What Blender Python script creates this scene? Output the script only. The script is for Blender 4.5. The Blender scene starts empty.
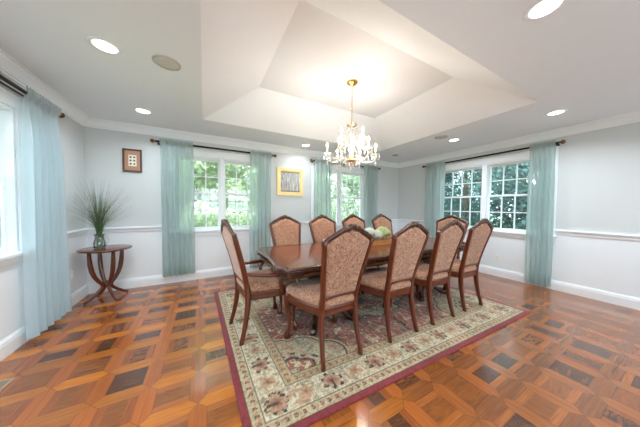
import bpy, math, random
import numpy as np
from mathutils import Vector, Matrix
PI = math.pi
R = math.radians
random.seed(7)
scene = bpy.context.scene
COL = scene.collection

# ------------------------------------------------------------------ dimensions
WL, WR, WB, WF = -1.483, 4.844, 4.264, -2.3
H = 2.5
DADO = 0.91

# ------------------------------------------------------------------ materials
def srgb(r, g, b):
    def f(c):
        c /= 255.0
        return c / 12.92 if c <= 0.04045 else ((c + 0.055) / 1.055) ** 2.4
    return (f(r), f(g), f(b), 1.0)

class NT:
    """small wrapper to write node graphs as expressions"""
    def __init__(s, name):
        s.m = bpy.data.materials.new(name); s.m.use_nodes = True
        s.t = s.m.node_tree; s.t.nodes.clear()
        s.out = s.t.nodes.new('ShaderNodeOutputMaterial')
    def n(s, typ, **kw):
        nd = s.t.nodes.new(typ)
        for k, v in kw.items(): setattr(nd, k, v)
        return nd
    def put(s, sock, v):
        if isinstance(v, bpy.types.NodeSocket): s.t.links.new(v, sock)
        elif v is not None: sock.default_value = v
    def math(s, op, a, b=None, c=None):
        nd = s.n('ShaderNodeMath', operation=op)
        s.put(nd.inputs[0], a)
        if b is not None: s.put(nd.inputs[1], b)
        if c is not None: s.put(nd.inputs[2], c)
        return nd.outputs[0]
    def add(s, a, b): return s.math('ADD', a, b)
    def sub(s, a, b): return s.math('SUBTRACT', a, b)
    def mul(s, a, b): return s.math('MULTIPLY', a, b)
    def lt(s, a, b): return s.math('LESS_THAN', a, b)
    def gt(s, a, b): return s.math('GREATER_THAN', a, b)
    def mn(s, a, b): return s.math('MINIMUM', a, b)
    def mx(s, a, b): return s.math('MAXIMUM', a, b)
    def fl(s, a): return s.math('FLOOR', a)
    def fr(s, a): return s.math('FRACT', a)
    def ab(s, a): return s.math('ABSOLUTE', a)
    def coord(s, which='Object'):
        return s.n('ShaderNodeTexCoord').outputs[which]
    def sep(s, v):
        nd = s.n('ShaderNodeSeparateXYZ'); s.put(nd.inputs[0], v); return nd.outputs
    def comb(s, x, y, z=0.0):
        nd = s.n('ShaderNodeCombineXYZ')
        s.put(nd.inputs[0], x); s.put(nd.inputs[1], y); s.put(nd.inputs[2], z); return nd.outputs[0]
    def scale(s, v, sc):
        nd = s.n('ShaderNodeVectorMath', operation='MULTIPLY'); s.put(nd.inputs[0], v); nd.inputs[1].default_value = sc
        return nd.outputs[0]
    def noise(s, v, sc=5, det=3, dist=0.0, rough=0.5, col=False):
        nd = s.n('ShaderNodeTexNoise'); s.put(nd.inputs['Vector'], v)
        nd.inputs['Scale'].default_value = sc; nd.inputs['Detail'].default_value = det
        nd.inputs['Distortion'].default_value = dist; nd.inputs['Roughness'].default_value = rough
        return nd.outputs['Color' if col else 'Fac']
    def white(s, v):
        nd = s.n('ShaderNodeTexWhiteNoise', noise_dimensions='3D'); s.put(nd.inputs['Vector'], v); return nd.outputs['Value']
    def mix(s, f, a, b):
        nd = s.n('ShaderNodeMix', data_type='RGBA'); s.put(nd.inputs[0], f); s.put(nd.inputs[6], a); s.put(nd.inputs[7], b)
        return nd.outputs[2]
    def ramp(s, f, pts):
        nd = s.n('ShaderNodeValToRGB'); s.put(nd.inputs[0], f); cr = nd.color_ramp
        while len(cr.elements) < len(pts): cr.elements.new(0.5)
        for e, (p, c) in zip(cr.elements, pts): e.position = p; e.color = c
        return nd.outputs[0]
    def bsdf(s, color, rough=0.5, metal=0.0, spec=0.5, coat=0.0, normal=None, sheen=0.0, trans=0.0, coat_rough=0.05, emis=None, estr=0):
        nd = s.n('ShaderNodeBsdfPrincipled')
        s.put(nd.inputs['Base Color'], color); s.put(nd.inputs['Roughness'], rough); s.put(nd.inputs['Metallic'], metal)
        nd.inputs['Specular IOR Level'].default_value = spec
        nd.inputs['Coat Weight'].default_value = coat; nd.inputs['Coat Roughness'].default_value = coat_rough
        nd.inputs['Sheen Weight'].default_value = sheen
        nd.inputs['Transmission Weight'].default_value = trans
        if emis is not None:
            nd.inputs['Emission Color'].default_value = emis; nd.inputs['Emission Strength'].default_value = estr
        if normal is not None: s.put(nd.inputs['Normal'], normal)
        return nd.outputs[0]
    def bump(s, h, strength=0.2, dist=0.01):
        nd = s.n('ShaderNodeBump'); s.put(nd.inputs['Height'], h)
        nd.inputs['Strength'].default_value = strength; nd.inputs['Distance'].default_value = dist
        return nd.outputs[0]
    def done(s, shader):
        s.t.links.new(shader, s.out.inputs[0]); return s.m

def plain(name, rgb, rough=0.5, metal=0.0, var=0.06, vs=8, **kw):
    t = NT(name); c = srgb(*rgb)
    dk = tuple(x * (1 - var) for x in c[:3]) + (1,)
    lt = tuple(min(1, x * (1 + var)) for x in c[:3]) + (1,)
    col = t.mix(t.noise(t.coord(), vs, 3), dk, lt)
    return t.done(t.bsdf(col, rough, metal, **kw))

def emissive(name, rgb, strength):
    t = NT(name); e = t.n('ShaderNodeEmission'); e.inputs[0].default_value = srgb(*rgb); e.inputs[1].default_value = strength
    return t.done(e.outputs[0])

def make_wall_mat():
    t = NT('wall_paint')
    z = t.sep(t.n('ShaderNodeNewGeometry').outputs['Position'])[2]
    up = t.gt(z, DADO)
    n = t.noise(t.coord(), 3, 2)
    upper = t.mix(n, srgb(203, 208, 209), srgb(207, 212, 213))
    lower = t.mix(n, srgb(230, 236, 240), srgb(234, 240, 244))
    b = t.bump(t.noise(t.coord(), 180, 2), 0.05, 0.002)
    return t.done(t.bsdf(t.mix(up, lower, upper), 0.55, spec=0.3, normal=b))

def make_floor_mat():
    t = NT('parquet_floor')
    P = t.sep(t.coord('Object')); X0, Y0 = P[0], P[1]
    G = 0.300
    X = t.math('DIVIDE', t.add(X0, 0.045 + 30 * G), G); Y = t.math('DIVIDE', t.sub(Y0, 1.855 - 30 * 0.304), 0.304)
    u, v = t.fr(X), t.fr(Y)
    dx = t.mn(u, t.sub(1.0, u)); dy = t.mn(v, t.sub(1.0, v))
    w = 0.17
    hs = t.mul(t.lt(dy, w), t.lt(dy, dx))          # strips that run along X
    vs = t.mul(t.lt(dx, w), t.math('GREATER_THAN', dy, dx))
    # ids of pieces
    cx, cy = t.fl(X), t.fl(Y)
    hid = t.white(t.comb(cx, t.fl(t.add(Y, 0.5)), 3.0))
    vid = t.white(t.comb(t.fl(t.add(X, 0.5)), cy, 7.0))
    cid = t.white(t.comb(cx, cy, 11.0)); cid2 = t.white(t.comb(cx, cy, 23.0))
    # grain, stretched along each piece
    off = t.mul(cid, 9.0)
    gx = t.noise(t.comb(t.mul(X0, 2.2), t.mul(Y0, 34.0), off), 2.2, 4, 0.6)
    gy = t.noise(t.comb(t.mul(X0, 34.0), t.mul(Y0, 2.2), off), 2.2, 4, 0.6)
    gx = t.mn(t.mx(t.math('MULTIPLY_ADD', t.sub(gx, 0.5), 2.4, 0.5), 0.0), 1.0); gy = t.mn(t.mx(t.math('MULTIPLY_ADD', t.sub(gy, 0.5), 2.4, 0.5), 0.0), 1.0)
    sheen_zone = t.math('MULTIPLY_ADD', t.sub(X0, 1.2), 1.2, 0.5)  # view-dependent sheen painted into the wood colour, strips change tone along X
    sheen_zone = t.mn(t.mx(t.add(sheen_zone, t.mul(t.sub(t.noise(t.comb(X0, Y0, 0.0), 0.8, 1), 0.5), 1.2)), 0.0), 1.0)
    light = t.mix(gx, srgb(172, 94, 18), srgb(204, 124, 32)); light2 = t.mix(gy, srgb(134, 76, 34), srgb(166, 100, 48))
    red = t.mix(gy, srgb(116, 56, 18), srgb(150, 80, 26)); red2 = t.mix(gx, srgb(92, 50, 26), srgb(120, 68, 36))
    hcol = t.mix(t.mul(sheen_zone, 0.8), t.mix(t.mul(hid, 0.55), light, red2), red2)
    vcol = t.mix(t.mul(sheen_zone, 0.75), t.mix(t.mul(vid, 0.5), red, srgb(196, 108, 42)), t.mix(t.mul(vid, 0.5), light2, red))
    # centre panels: burl in the middle, planks either side
    bx = t.noise(t.comb(t.mul(X0, 4.0), t.mul(Y0, 20.0), off), 2.4, 5, 1.2, 0.6)
    by = t.noise(t.comb(t.mul(X0, 20.0), t.mul(Y0, 4.0), off), 2.4, 5, 1.2, 0.6)
    sel = t.gt(cid2, 0.7)
    burl = t.add(t.mul(bx, t.sub(1.0, sel)), t.mul(by, sel))
    lo_ = t.mix(burl, srgb(48, 28, 20), srgb(104, 60, 32)); mid = t.mix(burl, srgb(80, 42, 18), srgb(164, 94, 36))
    dk = t.mn(t.mx(t.math('MULTIPLY_ADD', t.sub(cid, 0.45), 3.0, t.mul(t.sub(burl, 0.5), -2.6)), 0.0), 1.0)
    ctr = t.mix(dk, mid, lo_)
    edge = t.mul(t.gt(t.ab(t.sub(v, 0.5)), 0.19), t.gt(cid2, 0.45))
    edge2 = t.mul(t.gt(t.ab(t.sub(u, 0.5)), 0.17), t.lt(cid2, 0.3))
    ctr = t.mix(t.mul(edge, 0.8), ctr, t.mix(gx, srgb(138, 74, 30), srgb(180, 104, 44)))
    ctr = t.mix(t.mul(edge2, 0.8), ctr, t.mix(gy, srgb(120, 60, 28), srgb(160, 88, 38)))
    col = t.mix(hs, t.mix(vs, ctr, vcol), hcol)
    # thin seams
    e1 = t.lt(t.ab(t.sub(t.mn(dx, dy), w)), 0.006)
    e2 = t.lt(t.mn(dx, 1.0), 0.004)
    e3 = t.mul(t.lt(t.ab(t.sub(dx, dy)), 0.008), t.lt(t.mn(dx, dy), w))
    seam = t.mn(t.add(t.add(e1, e3), t.mul(e2, vs)), 1.0)
    col = t.mix(t.mul(seam, 0.55), col, srgb(60, 28, 14))
    nb = t.noise(t.comb(X0, Y0, 0.0), 1.3, 3)
    rough = t.math('MULTIPLY_ADD', nb, 0.18, 0.12)
    bmp = t.bump(t.sub(gx, t.mul(seam, 2.0)), 0.06, 0.002)
    return t.done(t.bsdf(col, rough, spec=0.5, coat=0.6, coat_rough=0.12, normal=bmp))

def make_wood(name, c1, c2, rough=0.3, coat=0.3, sc=6.0):
    t = NT(name); co = t.coord()
    g = t.noise(t.scale(co, (6, 6, 1.2)), sc, 4, 0.8)
    return t.done(t.bsdf(t.mix(g, srgb(*c1), srgb(*c2)), rough, coat=coat, coat_rough=0.12))

def make_tabletop():
    t = NT('table_veneer'); P = t.sep(t.coord())
    g = t.noise(t.comb(t.mul(P[0], 1.5), t.mul(P[1], 18.0), 0.0), 3.0, 5, 0.8)
    border = t.mx(t.gt(t.ab(P[1]), 0.43), t.gt(t.ab(P[0]), 1.33))
    c = t.mix(g, srgb(92, 44, 24), srgb(138, 72, 42)); d = t.mix(g, srgb(62, 28, 16), srgb(88, 42, 24))
    return t.done(t.bsdf(t.mix(border, c, d), 0.22, coat=0.5, coat_rough=0.1))

def make_fabric():
    t = NT('paisley_fabric'); co = t.coord()
    n1 = t.noise(co, 11, 2, 3.4); n2 = t.noise(co, 28, 2, 2.4)
    l1 = t.lt(t.ab(t.sub(n1, 0.5)), 0.028); l2 = t.lt(t.ab(t.sub(n2, 0.5)), 0.03)
    blot = t.gt(t.noise(co, 38, 1, 1.0), 0.61)
    base = t.mix(n1, srgb(168, 122, 98), srgb(188, 146, 118))
    base = t.mix(t.mul(blot, 0.55), base, srgb(204, 172, 140))
    base = t.mix(t.mul(l2, 0.4), base, srgb(112, 58, 46))
    col = t.mix(t.mul(l1, 0.6), base, srgb(86, 40, 30))
    return t.done(t.bsdf(col, 0.85, spec=0.2, sheen=0.25, normal=t.bump(n2, 0.25, 0.004)))

def make_sheer(name='sheer_teal', col=(194, 210, 208), tr=0.30):
    t = NT(name); P = t.sep(t.coord())
    weave = t.noise(t.scale(t.coord(), (90, 90, 3)), 3, 2)
    c = t.mix(weave, srgb(*col), srgb(*[min(255, k + 12) for k in col]))
    d = t.n('ShaderNodeBsdfDiffuse'); t.put(d.inputs[0], c)
    l = t.n('ShaderNodeBsdfTranslucent'); t.put(l.inputs[0], c)
    m1 = t.n('ShaderNodeMixShader'); m1.inputs[0].default_value = 0.5
    t.t.links.new(d.outputs[0], m1.inputs[1]); t.t.links.new(l.outputs[0], m1.inputs[2])
    tp = t.n('ShaderNodeBsdfTransparent'); tp.inputs[0].default_value = (0.95, 1.0, 1.0, 1)
    m2 = t.n('ShaderNodeMixShader'); m2.inputs[0].default_value = tr
    t.t.links.new(m1.outputs[0], m2.inputs[1]); t.t.links.new(tp.outputs[0], m2.inputs[2])
    return t.done(m2.outputs[0])

def make_pane(name='window_glass', tint=(0.95, 0.98, 0.97, 1), refl=0.06):
    t = NT(name)
    tp = t.n('ShaderNodeBsdfTransparent'); tp.inputs[0].default_value = tint
    g = t.n('ShaderNodeBsdfGlossy'); g.inputs['Roughness'].default_value = 0.02
    fr = t.n('ShaderNodeFresnel'); fr.inputs[0].default_value = 1.45
    f = t.mul(fr.outputs[0], 0.8)
    m = t.n('ShaderNodeMixShader'); t.put(m.inputs[0], t.mx(f, refl))
    t.t.links.new(tp.outputs[0], m.inputs[1]); t.t.links.new(g.outputs[0], m.inputs[2])
    return t.done(m.outputs[0])

def make_crystal():
    t = NT('cut_crystal')
    tp = t.n('ShaderNodeBsdfTransparent'); tp.inputs[0].default_value = (1, 0.99, 0.97, 1)
    g = t.n('ShaderNodeBsdfGlossy'); g.inputs['Roughness'].default_value = 0.12
    d = t.n('ShaderNodeBsdfTranslucent'); d.inputs[0].default_value = (1, 0.98, 0.94, 1)
    a = t.n('ShaderNodeMixShader'); a.inputs[0].default_value = 0.55
    t.t.links.new(d.outputs[0], a.inputs[1]); t.t.links.new(g.outputs[0], a.inputs[2])
    m = t.n('ShaderNodeMixShader'); m.inputs[0].default_value = 0.62
    t.t.links.new(tp.outputs[0], m.inputs[1]); t.t.links.new(a.outputs[0], m.inputs[2])
    return t.done(m.outputs[0])

def make_leaf(name, c1, c2, c3):
    t = NT(name); co = t.coord()
    n = t.noise(co, 1.3, 2); n2 = t.noise(co, 14, 2)
    c = t.mix(n2, t.mix(n, srgb(*c1), srgb(*c2)), srgb(*c3))
    d = t.n('ShaderNodeBsdfDiffuse'); t.put(d.inputs[0], c)
    l = t.n('ShaderNodeBsdfTranslucent'); t.put(l.inputs[0], c)
    m1 = t.n('ShaderNodeMixShader'); m1.inputs[0].default_value = 0.45
    t.t.links.new(d.outputs[0], m1.inputs[1]); t.t.links.new(l.outputs[0], m1.inputs[2])
    return t.done(m1.outputs[0])

def make_siding():
    t = NT('clapboard_siding'); z = t.sep(t.coord())[2]
    f = t.fr(t.mul(z, 7.0))
    c = t.mix(t.lt(f, 0.12), srgb(158, 166, 176), srgb(110, 118, 130))
    return t.done(t.bsdf(c, 0.6))

def make_birch_art():
    t = NT('striped_painting'); P = t.sep(t.coord())
    v = t.comb(t.mul(P[0], 34.0), t.mul(P[2], 4.0), 0.0)
    n = t.noise(v, 1.2, 3, 0.5)
    n2 = t.noise(t.comb(t.mul(P[0], 16.0), t.mul(P[2], 9.0), 4.0), 1.0, 3)
    a = t.ramp(n, [(0.32, srgb(112, 104, 106)), (0.45, srgb(176, 166, 164)), (0.55, srgb(148, 170, 168)), (0.66, srgb(222, 216, 208))])
    e = t.gt(t.ab(t.add(P[2], t.mul(t.sub(n, 0.5), 0.04))), 0.185)
    c = t.mix(t.mul(t.gt(n2, 0.62), 0.6), a, srgb(128, 98, 92))
    return t.done(t.bsdf(t.mix(t.mul(e, 0.75), c, srgb(96, 72, 68)), 0.5))

M = {}
M['wall'] = make_wall_mat()
M['ceil'] = plain('ceiling_paint', (237, 244, 248), 0.7, var=0.01, spec=0.2)
M['tray'] = plain('tray_ceiling_paint', (241, 246, 248), 0.7, var=0.01, spec=0.2)
M['trim'] = plain('white_trim_paint', (237, 243, 247), 0.32, var=0.01)
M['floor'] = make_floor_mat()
M['chairwood'] = make_wood('cherry_wood', (66, 26, 10), (112, 48, 20), 0.28, 0.35)
M['carvewood'] = make_wood('dark_carved_wood', (44, 22, 14), (88, 48, 30), 0.38, 0.2, 22)
M['tabledark'] = make_wood('dark_mahogany', (38, 18, 12), (74, 36, 22), 0.3, 0.3)
M['tabletop'] = make_tabletop()
M['gilt'] = plain('antique_gilt', (112, 74, 38), 0.35, 0.6, 0.3, 60)
M['fabric'] = make_fabric()
M['sheer'] = make_sheer()
M['sheer_pale'] = make_sheer('sheer_pale_blue', (208, 224, 230), 0.30)
M['rod'] = plain('bronze_rod', (40, 32, 30), 0.45, 0.5)
M['finial'] = plain('antique_brass_finial', (112, 84, 52), 0.35, 0.8, 0.25, 60)
M['pane'] = make_pane()
M['pane_screen'] = make_pane('screened_glass', (0.72, 0.80, 0.80, 1), 0.06)
M['crystal'] = make_crystal()
M['brass'] = plain('polished_brass', (226, 184, 104), 0.22, 1.0, 0.05)
M['candle'] = plain('candle_sleeve', (250, 246, 234), 0.4, emis=(1, .86, .62, 1), estr=0.25)
M['bulb'] = emissive('lit_bulb', (255, 226, 184), 24)
M['lens_on'] = emissive('lit_lens', (255, 244, 226), 5)
M['lens_off'] = plain('unlit_lens', (150, 146, 140), 0.5)
M['grille'] = plain('speaker_grille', (206, 203, 194), 0.8, var=0.08, vs=300)
M['endwood'] = make_wood('walnut_side_table', (74, 36, 20), (118, 62, 34), 0.25, 0.4)
M['glass'] = make_pane('vase_glass', (0.92, 0.97, 0.94, 1), 0.12)
M['blade'] = make_leaf('grass_blades', (132, 146, 112), (158, 156, 136), (108, 124, 98))
M['blade_green'] = make_leaf('green_stems', (70, 160, 80), (90, 176, 90), (56, 136, 70))
M['plate'] = plain('white_plastic', (240, 240, 236), 0.35)
M['slot'] = plain('dark_slot', (60, 60, 60), 0.6)
M['frame_brown'] = make_wood('brown_picture_frame', (70, 48, 40), (98, 70, 56), 0.4, 0.1)
M['mat_tan'] = plain('tan_mat_board', (176, 136, 112), 0.8)
M['paper'] = plain('cream_paper', (228, 220, 204), 0.8)
M['shell'] = plain('specimen_print', (92, 84, 66), 0.7, var=0.5, vs=120)
M['frame_gold'] = plain('pale_gold_frame', (244, 216, 150), 0.4, 0.15, 0.1, 20)
M['art'] = make_birch_art()
M['boxwood'] = make_wood('oak_planter', (168, 112, 58), (206, 150, 90), 0.5, 0.1)
M['petal_w'] = make_leaf('white_petals', (240, 242, 236), (250, 250, 246), (226, 236, 220))
M['petal_g'] = make_leaf('pale_green_petals', (224, 232, 184), (240, 242, 214), (200, 216, 150))
M['leaf_t'] = make_leaf('flower_leaves', (52, 96, 50), (70, 116, 60), (40, 80, 44))
M['leaf1'] = make_leaf('maple_leaves', (184, 198, 166), (220, 228, 204), (140, 162, 130))
M['leaf2'] = make_leaf('dense_green_leaves', (164, 180, 156), (200, 212, 188), (124, 148, 124))
M['leaf3'] = make_leaf('blue_green_leaves', (118, 142, 138), (152, 174, 168), (90, 116, 114))
M['bark'] = plain('tree_bark', (96, 84, 72), 0.9, var=0.3, vs=20)
M['siding'] = make_siding()
M['roof'] = plain('grey_shingles', (108, 108, 114), 0.9, var=0.2, vs=30)
M['lawn'] = plain('mown_grass', (128, 142, 104), 0.95, var=0.3, vs=6)
M['fill_bounce_slab'] = plain('pale_bounce_slab', (214, 216, 220), 0.9, var=0.05)
M['vent'] = plain('metal_register', (176, 160, 138), 0.4, 0.4)

# ------------------------------------------------------------------ mesh helpers
class MB:
    def __init__(s): s.v = []; s.f = []; s.mi = []; s.sm = []
    def addv(s, vs): b = len(s.v); s.v.extend([tuple(x) for x in vs]); return b
    def face(s, idx, mi=0, sm=True): s.f.append(tuple(idx)); s.mi.append(mi); s.sm.append(sm)
    def box(s, x0, x1, y0, y1, z0, z1, mi=0):
        b = s.addv([(x0,y0,z0),(x1,y0,z0),(x1,y1,z0),(x0,y1,z0),(x0,y0,z1),(x1,y0,z1),(x1,y1,z1),(x0,y1,z1)])
        for q in ((0,3,2,1),(4,5,6,7),(0,1,5,4),(1,2,6,5),(2,3,7,6),(3,0,4,7)): s.face([b+i for i in q], mi, False)
        return s
    def rings(s, rings, closed=True, cap=True, mi=0, sm=True):
        n = len(rings[0]); bs = [s.addv(r) for r in rings]
        for k in range(len(rings) - 1):
            for i in range(n if closed else n - 1):
                j = (i + 1) % n
                s.face((bs[k]+i, bs[k]+j, bs[k+1]+j, bs[k+1]+i), mi, sm)
        if cap and closed:
            s.face([bs[0]+i for i in reversed(range(n))], mi, False); s.face([bs[-1]+i for i in range(n)], mi, False)
        return s
    def lathe(s, prof, c=(0,0,0), seg=24, cap=True, mi=0, axis='z'):
        rs = []
        for r, z in prof:
            ring = []
            for i in range(seg):
                a = 2*PI*i/seg; p = (r*math.cos(a), r*math.sin(a), z)
                if axis == 'y': p = (p[0], z, -p[1])
                if axis == 'x': p = (z, p[1], -p[0])
                ring.append((c[0]+p[0], c[1]+p[1], c[2]+p[2]))
            rs.append(ring)
        return s.rings(rs, True, cap, mi)
    def tube(s, pts, rad, seg=10, mi=0, cap=True, sq=2.0, asp=1.0, up=None):
        pts = [Vector(p) for p in pts]; n = len(pts)
        if not hasattr(rad, '__len__'): rad = [rad]*n
        rs = []; prev = None
        for i, p in enumerate(pts):
            t = (pts[min(i+1, n-1)] - pts[max(i-1, 0)]).normalized()
            if prev is None:
                ref = Vector(up) if up else (Vector((1,0,0)) if abs(t.x) < 0.9 else Vector((0,1,0)))
            else: ref = prev
            a = (ref - t*ref.dot(t)).normalized(); b = t.cross(a); prev = a
            ring = []
            for k in range(seg):
                th = 2*PI*k/seg; ca, sa = math.cos(th), math.sin(th)
                ca = math.copysign(abs(ca)**(2/sq), ca); sa = math.copysign(abs(sa)**(2/sq), sa)
                ring.append(p + a*ca*rad[i] + b*sa*rad[i]*asp)
            rs.append(ring)
        return s.rings(rs, True, cap, mi)
    def prism(s, poly, z0, z1, mi=0):
        n = len(poly); b = s.addv([(x,y,z0) for x,y in poly]); t = s.addv([(x,y,z1) for x,y in poly])
        s.face([b+i for i in reversed(range(n))], mi, False); s.face([t+i for i in range(n)], mi, False)
        for i in range(n):
            j = (i+1) % n; s.face((b+i,b+j,t+j,t+i), mi, False)
        return s
    def grid(s, fn, nu, nv, mi=0):
        b = s.addv([fn(i/(nu-1), j/(nv-1)) for j in range(nv) for i in range(nu)])
        for j in range(nv-1):
            for i in range(nu-1):
                s.face((b+j*nu+i, b+j*nu+i+1, b+(j+1)*nu+i+1, b+(j+1)*nu+i), mi)
        return s
    def build(s, name, mats, parent=None, loc=None, rotz=None, bevel=0, sub=0, sharp=None):
        me = bpy.data.meshes.new(name); me.from_pydata(s.v, [], s.f)
        if not isinstance(mats, (list, tuple)): mats = [mats]
        for m in mats: me.materials.append(m)
        me.polygons.foreach_set('material_index', s.mi); me.polygons.foreach_set('use_smooth', s.sm); me.update()
        o = bpy.data.objects.new(name, me); COL.objects.link(o)
        if parent: o.parent = parent
        if loc: o.location = loc
        if rotz is not None: o.rotation_euler = (0, 0, rotz)
        if bevel:
            md = o.modifiers.new('bevel', 'BEVEL'); md.width = bevel; md.segments = 2; md.limit_method = 'ANGLE'
        if sub:
            md = o.modifiers.new('sub', 'SUBSURF'); md.levels = sub; md.render_levels = sub
        return o

def tag(o, label=None, cat=None, group=None, kind=None):
    if label: o['label'] = label
    if cat: o['category'] = cat
    if group: o['group'] = group
    if kind: o['kind'] = kind
    return o
def thing(name, label=None, cat=None, loc=(0,0,0), rotz=0, group=None, kind=None):
    o = bpy.data.objects.new(name, None); COL.objects.link(o); o.empty_display_size = 0.1
    o.location = loc; o.rotation_euler = (0, 0, rotz)
    return tag(o, label, cat, group, kind)
def copy_tree(o, parent=None):
    c = o.copy(); COL.objects.link(c)
    if parent: c.parent = parent
    for ch in [x for x in list(bpy.data.objects) if x.parent == o]: copy_tree(ch, c)
    return c
def lerp_table(tab, x):
    if x <= tab[0][0]: return tab[0][1]
    for (a, va), (b, vb) in zip(tab, tab[1:]):
        if x <= b: return va + (vb-va)*(x-a)/(b-a)
    return tab[-1][1]
def smooth_table(tab, x):
    xs = [t[0] for t in tab]
    if x <= xs[0]: return tab[0][1]
    if x >= xs[-1]: return tab[-1][1]
    k = max(i for i in range(len(xs)-1) if xs[i] <= x)
    p = [tab[max(k-1,0)][1], tab[k][1], tab[k+1][1], tab[min(k+2,len(tab)-1)][1]]
    t = (x-xs[k])/(xs[k+1]-xs[k])
    return 0.5*((2*p[1])+(-p[0]+p[2])*t+(2*p[0]-5*p[1]+4*p[2]-p[3])*t*t+(-p[0]+3*p[1]-3*p[2]+p[3])*t**3)

# wall frames: local x along wall, local +y outward
FR = {'back': ((0, WB, 0), 0.0), 'right': ((WR, 0, 0), -PI/2), 'left': ((WL, 0, 0), PI/2), 'front': ((0, WF, 0), PI)}
TH = 0.16
def lx(side, w):   # world along-coordinate -> local x
    return {'back': w, 'right': -w, 'left': w, 'front': -w}[side]

# ------------------------------------------------------------------ room shell
MUL = 0.049
WIN = {   # side: list of (units [(a,b)...] glass extents in world coords, columns)
    'back': [([(-0.375, 0.245), (0.343, 0.963)], 3), ([(2.225, 2.845), (2.945, 3.565)], 3)],
    'right': [([(1.29, 2.093), (2.215, 3.02)], 4)],
    'left': [([(1.62, 2.24), (2.34, 2.96)], 3)],
    'front': [([(-1.2, -.2), (-.1, .9), (1.0, 2.0), (2.1, 3.1), (3.2, 4.2)], 3)],  # unseen openings, made up for fill light
}
Z0, Z1 = 0.86, 2.10
def openings(side):
    return sorted([tuple(sorted((lx(side, u[0][0]), lx(side, u[-1][1])))) for u, c in WIN[side]])
def opens(side): return [(a-0.045, b+0.045) for a, b in openings(side)]

def build_wall(side, a, b):
    mb = MB(); x0, x1 = sorted((lx(side, a), lx(side, b))); x0 -= TH; x1 += TH
    ops = opens(side); cur = x0
    for p, q in ops:
        mb.box(cur, p, 0, TH, -0.05, H+0.5)
        mb.box(p, q, 0, TH, -0.05, Z0-0.02); mb.box(p, q, 0, TH, Z1+0.03, H+0.5)
        cur = q
    mb.box(cur, x1, 0, TH, -0.05, H+0.5)
    loc, r = FR[side]
    tag(mb.build('wall_'+side, M['wall'], loc=loc, rotz=r), kind='structure')
build_wall('back', WL, WR); build_wall('front', WL, WR); build_wall('left', WF, WB); build_wall('right', WF, WB)

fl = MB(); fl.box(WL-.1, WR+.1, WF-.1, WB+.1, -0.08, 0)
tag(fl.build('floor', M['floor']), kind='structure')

# ceiling with raised tray
TX0, TX1, TY0, TY1 = -0.006, 3.372, 0.98, 3.474
IX0, IX1, IY0, IY1, IZ = 0.665, 2.715, 1.565, 2.955, 2.88
c = MB()
for (x0, x1, y0, y1) in ((WL-.1, TX0, WF-.1, WB+.1), (TX1, WR+.1, WF-.1, WB+.1), (TX0, TX1, WF-.1, TY0), (TX0, TX1, TY1, WB+.1)):
    c.box(x0, x1, y0, y1, H, H+0.04)
tag(c.build('ceiling', M['ceil']), kind='structure')
c = MB()
lo = [(TX0,TY0,H),(TX1,TY0,H),(TX1,TY1,H),(TX0,TY1,H)]; hi = [(IX0,IY0,IZ),(IX1,IY0,IZ),(IX1,IY1,IZ),(IX0,IY1,IZ)]
lo2 = [(x,y,z+.06) for x,y,z in lo]; hi2 = [(x,y,z+.06) for x,y,z in hi]
b = c.addv(lo+hi+lo2+hi2)
for i in range(4):
    j = (i+1)%4; c.face((b+i,b+j,b+4+j,b+4+i), 0, False); c.face((b+8+i,b+8+j,b+12+j,b+12+i), 0, False)
c.face((b+4,b+5,b+6,b+7), 0, False); c.face((b+12,b+13,b+14,b+15), 0, False)
for i in range(4):
    j = (i+1)%4; c.face((b+i,b+j,b+8+j,b+8+i), 0, False)
tag(c.build('ceiling_tray', M['tray']), kind='structure')
rf = MB(); rf.box(WL-.5, WR+.5, WF-2.3, WB+.5, 3.02, 3.1)  # unseen sun blocker, front overhang added to keep direct sun out
tag(rf.build('roof', M['roof']), kind='structure')  # unseen, placed to block the sun

def sweep(name, side, segs, prof, mat):
    """profile points (inward distance, z) extruded along wall-local x"""
    mb = MB()
    for a, b in segs:
        r0 = [(a, -d, z) for d, z in prof]; r1 = [(b, -d, z) for d, z in prof]
        mb.rings([r0, r1], sm=False)
    loc, r = FR[side]
    return tag(mb.build(name, mat, loc=loc, rotz=r), kind='structure')
crown = [(0, 2.385), (.010, 2.385), (.012, 2.40), (.022, 2.404), (.028, 2.42), (.045, 2.45), (.062, 2.47), (.070, 2.474), (.074, 2.485), (.088, 2.488), (.088, 2.5), (0, 2.5)]
basep = [(0, 0), (.020, 0), (.020, .105), (.016, .118), (.016, .128), (.010, .140), (.006, .150), (0, .150)]
railp = [(0, .866), (.008, .868), (.014, .882), (.016, .905), (.028, .918), (.034, .930), (.034, .944), (.026, .950), (0, .950)]
span = {'back': (WL, WR), 'front': (WL, WR), 'left': (WF, WB), 'right': (WF, WB)}
k = 1
for side in ('back', 'right', 'left', 'front'):
    a, b = sorted(lx(side, q) for q in span[side])
    sweep('trim_%d' % k, side, [(a, b)], crown, M['trim']); k += 1
    sweep('baseboard_'+side, side, [(a, b)], basep, M['trim'])
    segs = []; cur = a
    for p, q in opens(side): segs.append((cur, p-0.085)); cur = q+0.085
    segs.append((cur, b)); segs = [s_ for s_ in segs if s_[1]-s_[0] > .02]
    sweep('trim_%d' % k, side, segs, railp, M['trim']); k += 1

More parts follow.
